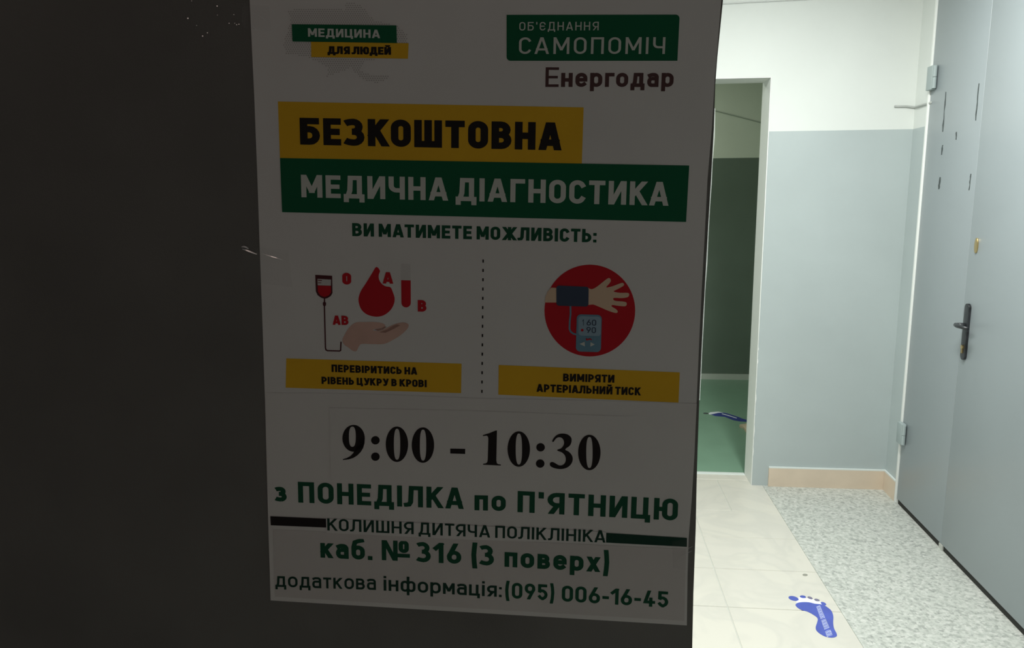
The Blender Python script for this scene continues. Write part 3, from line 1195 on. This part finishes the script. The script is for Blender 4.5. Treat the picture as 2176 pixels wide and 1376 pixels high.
# logo top left: halftone map behind two bars
s = Mesh()
outline = [(400, 80), (560, 60), (840, 75), (850, 15), (960, 30), (1000, 80), (1060, 150), (1250, 200), (1330, 270), (1320, 330), (1180, 440), (1000, 470), (950, 540), (1050, 575), (1180, 570),
           (1180, 605), (1080, 640), (1010, 620), (950, 590), (890, 520), (790, 560), (700, 590), (720, 520), (560, 440), (390, 410), (370, 330), (400, 240), (425, 150)]


def inside(x, y, poly):
    r = False
    for i in range(len(poly)):
        (x1, y1), (x2, y2) = poly[i - 1], poly[i]
        if (y1 > y) != (y2 > y) and x < (x2 - x1) * (y - y1) / (y2 - y1) + x1:
            r = not r
    return r


yy = 10
k = 0
while yy < 650:
    xx = 365 + (9 if k % 2 else 0)
    while xx < 1340:
        if inside(xx, yy, outline):
            flat(s, ellipse(500 + xx / 3.6217, yy / 3.6217, 1.35, 1.35, 0, 6), Z2)
        xx += 18
    yy += 16
    k += 1
s.build('map_print', M['ink_map'], parent=poster)
bar = printed('logo_bar', [(620, 51.5), (842.4, 54), (843.4, 91.5), (621.5, 88)], Z4, M['ink_green'])
words([('МЕДИЦИНА', (654.6, 77.8, 18), (807.6, 81, 17.8), .19)], M['ink_white'], Z5, parent=bar, gap=.12)
bar = printed('logo_bar', [(661, 88), (868.3, 91.8), (866.7, 124.6), (661.5, 121.2)], Z3, M['ink_yellow'])
words([('ДЛЯ ЛЮДЕЙ', (696.4, 114.6, 16.5), (831, 116.4, 16.5), .25)], M['ink_black'], Z4, parent=bar, gap=.06, space=.24)

# badge top right
r = 8
badge = printed('badge', [(1076.5, 31.5)] + [(1436 + r * math.sin(a), 31 + r - r * math.cos(a)) for a in (math.pi / 2 * i / 6 for i in range(7))] + [(1439.5, 129)] +
                [(1076.6 + r - r * math.sin(a), 129 - r + r * math.cos(a)) for a in (math.pi / 2 * i / 6 for i in range(7))], Z2, M['ink_green'])
words([("ОБ'ЄДНАННЯ", (1103.4, 64.8, 18), (1272, 64.3, 18.2), .125, {'gap': .24}),
       ('САМОПОМІЧ', (1102.6, 114.5, 35.2), (1412.8, 114.5, 35.6), .125, {'gap': .22})], M['ink_white'], Z3, parent=badge)
words([('Е', (1159, 184.6, 41.6), (1187, 184.6, 41.4), .13), ('нергодар', (1192.2, 184.6, 41.2), (1430.8, 184.8, 41.2), .185, {'gap': .13})], M['ink_brown'], Z2)

# headings
ban = printed('heading_banner', [(590.5, 215.5), (1240.3, 228), (1236.3, 352), (595, 337)], Z2, M['ink_yellow'])
words([('БЕЗКОШТОВНА', (638, 307, 57), (1192.6, 319.4, 59), .235)], M['ink_black'], Z3, parent=ban, gap=.105)
ban = printed('heading_banner', [(595, 335.5), (1464.6, 351.6), (1458, 471.3), (599.5, 450.5)], Z3, M['ink_green'])
words([('МЕДИЧНА ДІАГНОСТИКА', (640.6, 418.8, 47.8), (1419.8, 437, 50.4), .19)], M['ink_white'], Z4, parent=ban, gap=.125, space=.30)
words([('ВИ МАТИМЕТЕ МОЖЛИВІСТЬ:', (748.6, 501.4, 27.8), (1267.4, 515, 28.2), .215)], M['ink_green_text'], Z2, gap=.11, space=.30)

# dotted divider
s = Mesh()
for i in range(15):
    y = 554.5 + i * 19.75
    x = 1026.8 - i * 0.19
    flat(s, [(x - 1.5, y - 3.2), (x + 1.5, y - 3.2), (x + 1.4, y + 3.2), (x - 1.6, y + 3.2)], Z2)
s.build('dotted_line', M['ink_black'], parent=poster)

# picture on the left: blood bag, drop, test tube, open hand
z5 = lambda pts: [(560 + x / 3.822, 500 + y / 3.822) for x, y in pts]
z6 = lambda pts: [(1020 + x / 3.822, 520 + y / 3.822) for x, y in pts]
s = Mesh()
flat(s, [(669.8, 583.6), (705.8, 585.6), (706.6, 622), (703, 628.5), (696, 633), (690, 634.5), (683, 632.5), (675, 627), (671.2, 619)], Z2)
flat(s, [(688.2, 634), (691, 634), (691, 641), (693, 643), (692.8, 648), (690.8, 650.5), (688.4, 650.5), (686.2, 648), (686, 643), (688, 641)], Z2)
for poly in stroke_polys([(689.4, 650), (691.6, 738.5), (692.6, 742.6), (695.6, 744.6), (721.6, 745.4), (723.8, 744.2), (724.6, 727)], False, 2.8, (0, 2000)):
    flat(s, [tuple(p) for p in poly[::-1]], Z2)
bag = s.build('blood_bag_picture', M['ink_dark_maroon'], parent=poster)
printed('blood_fill', [(675, 606.2), (703.2, 607), (703.4, 621), (698.5, 627.5), (690, 630.6), (681, 627.6), (675.6, 619.5)], Z3, M['ink_red'], parent=bag)
printed('bag_window', [(674.6, 592), (703.4, 593.6), (703.2, 606.6), (675, 605.8)], Z3, M['ink_pale'], parent=bag)
s = Mesh()
flat(s, [(675.5, 594.3), (684, 594.8), (684, 596.4), (675.5, 596)], Z4)
flat(s, [(675.8, 599.8), (683, 600.2), (683, 601.4), (675.8, 601)], Z4)
s.build('bag_lines', M['ink_maroon'], parent=bag)
printed('blood_drop_picture', z5(smooth_closed([(915, 256), (945, 285), (936, 320), (938, 355), (958, 390), (990, 412), (1031, 421), (1050, 460), (1065, 510), (1058, 558), (1030, 607), (982, 645), (930, 659),
                                                (882, 655), (835, 638), (796, 603), (776, 555), (772, 508), (790, 452), (830, 390), (878, 312)], 5)), Z2, M['ink_red'])
printed('test_tube_glass', z5([(1122, 232), (1192, 234), (1195, 366), (1118, 363)]), Z2, M['ink_haze'])
printed('test_tube_picture', z5([(1118, 362), (1195, 365), (1196, 545)] + [(1158 + 38 * math.cos(a), 547 + 37 * math.sin(a)) for a in (math.pi * i / 10 for i in range(1, 10))] + [(1120, 545)]), Z2, M['ink_red'])
hand = printed('hand_picture', z5(smooth_closed([(640, 848), (662, 800), (690, 755), (722, 722), (760, 704), (820, 703), (890, 702), (960, 710), (990, 732), (955, 752), (900, 760), (890, 770), (940, 775), (1000, 750),
                                                 (1045, 728), (1090, 712), (1145, 706), (1178, 724), (1168, 758), (1115, 808), (1050, 848), (980, 880), (890, 882), (800, 880), (775, 900), (755, 938),
                                                 (725, 936), (690, 910), (655, 885)], 3)), Z2, M['ink_skin'])
s = Mesh()
flat(s, z5([(940, 786), (1000, 765), (1050, 735), (1085, 722), (1110, 730), (1050, 762), (990, 790)]), Z3)
flat(s, z5([(900, 764), (960, 754), (985, 738), (1000, 742), (970, 762), (930, 774)]), Z3)
s.build('hand_crease', M['ink_skin_line'], parent=hand)
words([('O', (727.6, 604, 24.8), (746.4, 604.4, 24.8), .27), ('A', (813.6, 602, 24.2), (835.4, 602.6, 24.2), .23), ('B', (887.8, 661.4, 24.4), (906.2, 662.2, 24.4), .25),
       ('AB', (707.2, 689.6, 19.6), (740.6, 690.4, 19.6), .23, {'gap': .08})], M['ink_red'], Z3)

# picture on the right: red disc, arm with cuff, monitor
disc_pts = ellipse(1253.4, 659.5, 96.4, 97.4, 0, 72)
disc = printed('pressure_picture', disc_pts, Z2, M['ink_red'])
s = Mesh()
flat(s, z6([(578, 347), (630, 350), (630, 468), (527, 468), (531, 425), (548, 380)]), Z3)
s.build('forearm', M['ink_skin_light'], parent=disc)
s = Mesh()
hand_pts = [(870, 358), (905, 360), (940, 346), (985, 312), (1035, 273), (1055, 272), (1063, 290), (1052, 312), (1025, 345), (1075, 336), (1150, 309), (1168, 316), (1165, 332), (1120, 358), (1085, 378), (1140, 389),
            (1198, 389), (1212, 402), (1200, 424), (1150, 432), (1092, 430), (1082, 440), (1100, 454), (1178, 462), (1192, 480), (1178, 498), (1120, 494), (1076, 488), (1070, 500), (1105, 522), (1119, 542),
            (1102, 553), (1040, 534), (980, 508), (920, 484), (870, 478)]
flat(s, z6(smooth_closed(hand_pts, 3)), Z3)
s.build('printed_hand', M['ink_skin_light'], parent=disc)
printed('cuff', z6([(a, b) for a, b in [(620, 346), (628, 334), (640, 330), (866, 340), (878, 346), (883, 360), (881, 484), (874, 496), (860, 501), (640, 494), (626, 488), (621, 478)]]), Z4, M['ink_navy'], parent=disc)
s = Mesh()
for poly in stroke_polys(z6([(735, 498), (736, 560), (729, 620), (727, 680), (736, 704), (756, 720), (788, 729)]), False, 3.6, (0, 2000)):
    flat(s, [tuple(p) for p in poly[::-1]], Z3)
s.build('hose', M['ink_monitor'], parent=disc)


def rounded(x0, y0, x1, y1, r, n=5):
    out = []
    for cx, cy, a0 in ((x1 - r, y0 + r, -90), (x1 - r, y1 - r, 0), (x0 + r, y1 - r, 90), (x0 + r, y0 + r, 180)):
        out += [(cx + r * math.cos(math.radians(a0 + 90 * i / n)), cy + r * math.sin(math.radians(a0 + 90 * i / n))) for i in range(n + 1)]
    return out


printed('monitor', z6([(x + (718 - y) * 0.03, y + (x - 885) * 0.03) for x, y in rounded(782, 566, 986, 868, 34)]), Z4, M['ink_monitor'], parent=disc)
s = Mesh()
flat(s, z6([(x, y + (x - 885) * 0.03) for x, y in rounded(799, 580, 982, 738, 26)]), Z5)
s.build('screen', M['ink_screen'], parent=disc)
s = Mesh()
Z6 = 0.0014
letter_line(s, '1', (1237.4, 691, 12.6), (1240.4, 691, 12.6), .12, Z6)
letter_line(s, '60', (1246.6, 691, 12.6), (1266.8, 691.8, 12.6), .13, Z6, gap=.14)
letter_line(s, '90', (1246, 706.6, 12.4), (1266.2, 707.4, 12.4), .13, Z6, gap=.14)
s.build('reading', M['ink_navy'], parent=disc)
s = Mesh()
flat(s, z6(ellipse(830, 692, 11, 11, 0, 14)), Z6)
flat(s, z6([(862, 776), (862, 756), (878, 764), (892, 757), (908, 766), (908, 776), (894, 768), (878, 774)]), Z6)
s.build('heart_mark', M['ink_red'], parent=disc)
s = Mesh()
flat(s, z6([(808, 804), (850, 786), (852, 824)]), Z6)
flat(s, z6([(932, 808), (898, 790), (896, 826)]), Z6)
s.build('arrow_buttons', M['ink_white'], parent=disc)

# captions
cap = printed('caption_box', [(608.4, 761), (980.8, 772.2), (979.8, 834.8), (607, 823.2)], Z2, M['ink_yellow'])
words([('ПЕРЕВІРИТИСЬ НА', (704.6, 789.8, 15.8), (886.6, 795.8, 15.6), .235),
       ('РІВЕНЬ ЦУКРУ В КРОВІ', (683.4, 815.2, 15.4), (906.8, 822.4, 15.6), .235)], M['ink_black'], Z3, parent=cap, gap=.085, space=.30)
cap = printed('caption_box', [(1059.8, 775), (1444.6, 790.8), (1441.8, 855), (1059, 838)], Z2, M['ink_yellow'])
words([('ВИМІРЯТИ', (1196.4, 809.8, 16.6), (1305.4, 812.8, 16.6), .225),
       ('АРТЕРІАЛЬНИЙ ТИСК', (1140.2, 832, 16.6), (1361.6, 839.8, 16.8), .225)], M['ink_black'], Z3, parent=cap, gap=.085, space=.28)

# lower half: pasted sheet, time slip, address slips
sheet('pasted_sheet', [(563.3, 834), (770, 836), (1023, 846), (1250, 850), (1480.6, 857), (1475.6, 960), (1469.6, 1060), (1463, 1140), (1460.6, 1220), (1459.2, 1327.6), (575.2, 1274.6), (569.7, 1100)], 0.0007, M['paper_slip'], thick=0.0002)
slip = sheet('time_slip', [(700, 866), (1000, 872), (1332, 884), (1327, 1033), (1000, 1025), (703, 1019)], 0.0010, M['paper_slip'], thick=0.0002)
z7 = lambda pts: [(540 + x / 3.822, 840 + y / 3.822) for x, y in pts]
z8 = lambda pts: [(1020 + x / 3.822, 840 + y / 3.822) for x, y in pts]
s = Mesh()
ZT = 0.0012


def ring(zf, cx, cy, ro, so, ci, ri, si, n=40):
    o = zf([(cx + ro * math.cos(2 * math.pi * i / n), cy + so * math.sin(2 * math.pi * i / n)) for i in range(n)])
    q = []
    for i in range(n):
        a = 2 * math.pi * i / n
        q.append((ci[0] + ri * math.copysign(abs(math.cos(a)) ** .8, math.cos(a)), ci[1] + si * math.copysign(abs(math.sin(a)) ** .8, math.sin(a))))
    q = zf(q)
    for i in range(n):
        j = (i + 1) % n
        flat(s, [o[j], o[i], q[i], q[j]], ZT)


ring(z7, 808, 347, 91, 109, (798, 334), 28, 82)
flat(s, z7([(899, 345), (897, 385), (886, 425), (866, 458), (838, 486), (806, 506), (768, 518), (722, 523), (720, 516), (752, 507), (782, 491), (806, 466), (822, 436), (829, 404), (838, 380), (860, 350)]), ZT)
for zf, cx, cy in ((z7, 1160, 395), (z7, 1371, 402), (z8, 315, 434), (z8, 888, 462)):
    ring(zf, cx, cy, 91, 144, (cx + 1, cy), 26, 126)
for zf, cx, cy in ((z7, 985, 363), (z7, 985, 496), (z8, 492, 420), (z8, 489, 552)):
    flat(s, zf(ellipse(cx, cy, 35, 34, 0, 26)), ZT)
flat(s, z7([(1593, 430), (1715, 433), (1714, 474), (1593, 470)]), ZT)
flat(s, z8([(24, 329), (23, 321), (75, 305), (126, 284), (138, 283), (133, 525), (137, 548), (148, 557), (170, 560), (169, 568), (24, 561), (25, 553), (48, 550), (59, 540), (63, 520), (68, 350), (65, 335), (55, 325)]), ZT)
flat(s, z8(smooth_closed([(587, 370), (601, 342), (630, 317), (668, 308), (712, 316), (741, 342), (743, 376), (728, 408), (692, 437), (722, 456), (747, 486), (753, 520), (740, 556), (708, 584), (664, 596), (615, 592),
                          (576, 576), (567, 558), (572, 544), (588, 539), (610, 548), (642, 566), (672, 563), (692, 542), (697, 512), (688, 484), (664, 461), (630, 448), (631, 439), (660, 427), (679, 402), (682, 372),
                          (668, 347), (642, 338), (617, 349), (597, 375)], 3)), ZT)
s.build('lettering', M['ink_black'], parent=slip)

words([('з', (585, 1064.6, 43), (609.6, 1065.4, 43), .2), ('ПОНЕДІЛКА', (634, 1067.2, 44.2), (985, 1081, 44.8), .195, {'gap': .135}), ('по', (1008.2, 1083.4, 44), (1074.6, 1085.4, 44.4), .195, {'gap': .14}),
       ("П'ЯТНИЦЮ", (1099.6, 1087.4, 44.8), (1439.6, 1105.8, 46), .195, {'gap': .135})], M['ink_green_text'], 0.0009)
sheet('address_sheet', [(580, 1124), (1457.5, 1166), (1454.5, 1318.5), (584, 1267)], 0.0009, M['paper_low'], thick=0.0001)
slip = sheet('clinic_slip', [(693, 1101), (1288, 1130), (1286.5, 1155), (1000, 1146), (693.5, 1131.5)], 0.0012, M['paper_slip'], thick=0.0002)
words([('КОЛИШНЯ ДИТЯЧА ПОЛІКЛІНІКА', (695.6, 1126.4, 25.6), (1286.4, 1152.4, 25.8), .155)], M['ink_brown' if False else 'ink_green_deep'], 0.0013, parent=slip, gap=.135, space=.32)
printed('rule_bar', [(574.4, 1096.2), (692.8, 1101.6), (693.4, 1120.2), (575.4, 1115.4)], 0.0011, M['ink_black'])
printed('rule_bar', [(1288.4, 1131.6), (1459.8, 1142.4), (1459.6, 1161.2), (1288, 1152.2)], 0.0011, M['ink_green_deep'])
words([('каб.', (681.2, 1184, 43), (791.6, 1189.6, 43), .195, {'gap': .12}), ('№', (811.5, 1189.4, 42.5), (867.5, 1192, 42.5), .185), ('316', (885.8, 1193.2, 42.6), (980, 1197.6, 42.8), .195, {'gap': .14}),
       ('(3', (1001.5, 1199, 43), (1049.6, 1201.6, 43), .195, {'gap': .10}), ('поверх)', (1072, 1203.4, 43), (1294, 1216, 43.4), .195, {'gap': .135})], M['ink_green_text'], 0.0011)
words([('додаткова', (585.6, 1246, 31.5), (799, 1252.8, 32), .135, {'gap': .12}), ('інформація:', (815.4, 1254, 32), (1066, 1268, 32.5), .145, {'gap': .12})], M['ink_green_deep'], 0.0011)
words([('(095)', (1073.4, 1269.8, 33.4), (1177.6, 1276, 33.6), .175, {'gap': .13}), ('006-16-45', (1193.6, 1277, 33.8), (1419.6, 1290.6, 34), .175, {'gap': .12})], M['ink_green_text'], 0.0011)

# ------------------------------------------------------------------ clear tape


def tape(label, quad, creases, off=0.0017):
    root = empty('adhesive_tape', LEAF.at(*quad[0], off))
    tag(root, label, 'tape', group=None)
    s = Mesh()
    s.prism([LEAF.at(x, y, off) for x, y in quad], -LEAF_N * 0.00008)
    s.build('film', M['film'], parent=root)
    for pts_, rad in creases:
        # a low folded ridge: broad upper facet tilted to glint in the added fill, short lower facet
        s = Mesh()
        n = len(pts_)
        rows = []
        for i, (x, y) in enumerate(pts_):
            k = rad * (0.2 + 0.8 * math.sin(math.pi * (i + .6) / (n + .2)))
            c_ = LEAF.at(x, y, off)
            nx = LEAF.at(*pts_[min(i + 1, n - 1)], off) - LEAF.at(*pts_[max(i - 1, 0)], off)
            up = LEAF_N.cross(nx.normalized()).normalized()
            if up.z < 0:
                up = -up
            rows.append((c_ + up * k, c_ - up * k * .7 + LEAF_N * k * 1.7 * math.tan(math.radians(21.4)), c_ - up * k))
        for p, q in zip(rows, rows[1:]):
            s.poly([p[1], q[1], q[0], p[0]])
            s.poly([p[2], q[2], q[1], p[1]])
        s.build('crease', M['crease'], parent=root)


tape('brightly creased clear tape across the left edge of the poster, by the blood bag', [(508, 520), (612, 532), (622, 610), (516, 598)],
     [([(513.5, 524.3), (518, 523.6), (523, 525.2), (528, 528.5)], 0.0011), ([(515, 529), (522, 531), (530, 534), (538, 537.2), (546, 540)], 0.0010),
      ([(558, 539.2), (566, 541.5), (576, 544.4), (588, 548), (600, 552)], 0.00055)])
tape('clear scratched tape over the lower right corner of the poster, by the green bar', [(1428, 1150), (1471, 1142), (1468, 1212), (1430, 1206)],
     [([(1440, 1186), (1450, 1180), (1460, 1174.5), (1470, 1170)], 0.0003), ([(1448, 1174), (1460, 1166), (1472, 1160)], 0.00025), ([(1436, 1194), (1444, 1186)], 0.00025)])
tape('clear tape over the left edge of the poster near its top', [(512, 8), (572, 14), (576, 66), (516, 60)],
     [([(536, 27), (546, 31), (556, 37), (566, 45)], 0.0003), ([(534, 52), (540, 58), (545, 64)], 0.0003)])

# dried glue beads scattered on the dark leaf
beads = [(407.5, 2), (399.5, 39), (418, 54), (431, 76.5), (441, 70), (461.5, 13), (462, 32), (497, 31), (487, 49.5), (499, 49.5), (503, 52.5), (508, 51.5)]
for i, (x, y) in enumerate(beads):
    s = Mesh()
    p = LEAF.at(x, y, 0.0002)
    rad = random.uniform(0.0005, 0.0009)
    hv = ((CAM - p).normalized() + (FRONT_FILL - p).normalized()).normalized()      # bead tops aimed to glint, midway between camera and added fill
    hv = (hv + Vector((random.uniform(-.02, .02), 0, random.uniform(-.02, .02)))).normalized()
    e1 = hv.cross(Vector((1, 0, 0))).normalized()
    e2 = hv.cross(e1)
    top = [p + LEAF_N * rad * .6 + (e1 * math.cos(t) + e2 * math.sin(t)) * rad * random.uniform(.7, 1.2) for t in (2 * math.pi * q / 8 for q in range(8))]
    base = [q - LEAF_N * ((q - p).dot(LEAF_N)) for q in top]
    s.poly(top)
    for q in range(8):
        w_ = (q + 1) % 8
        s.poly([top[w_], top[q], base[q], base[w_]])
    o = s.build('glue_bead', M['crease'])
    tag(o, 'tiny shiny glue speck on the dark door left of the poster top', 'glue speck', group='glue specks on the dark door')
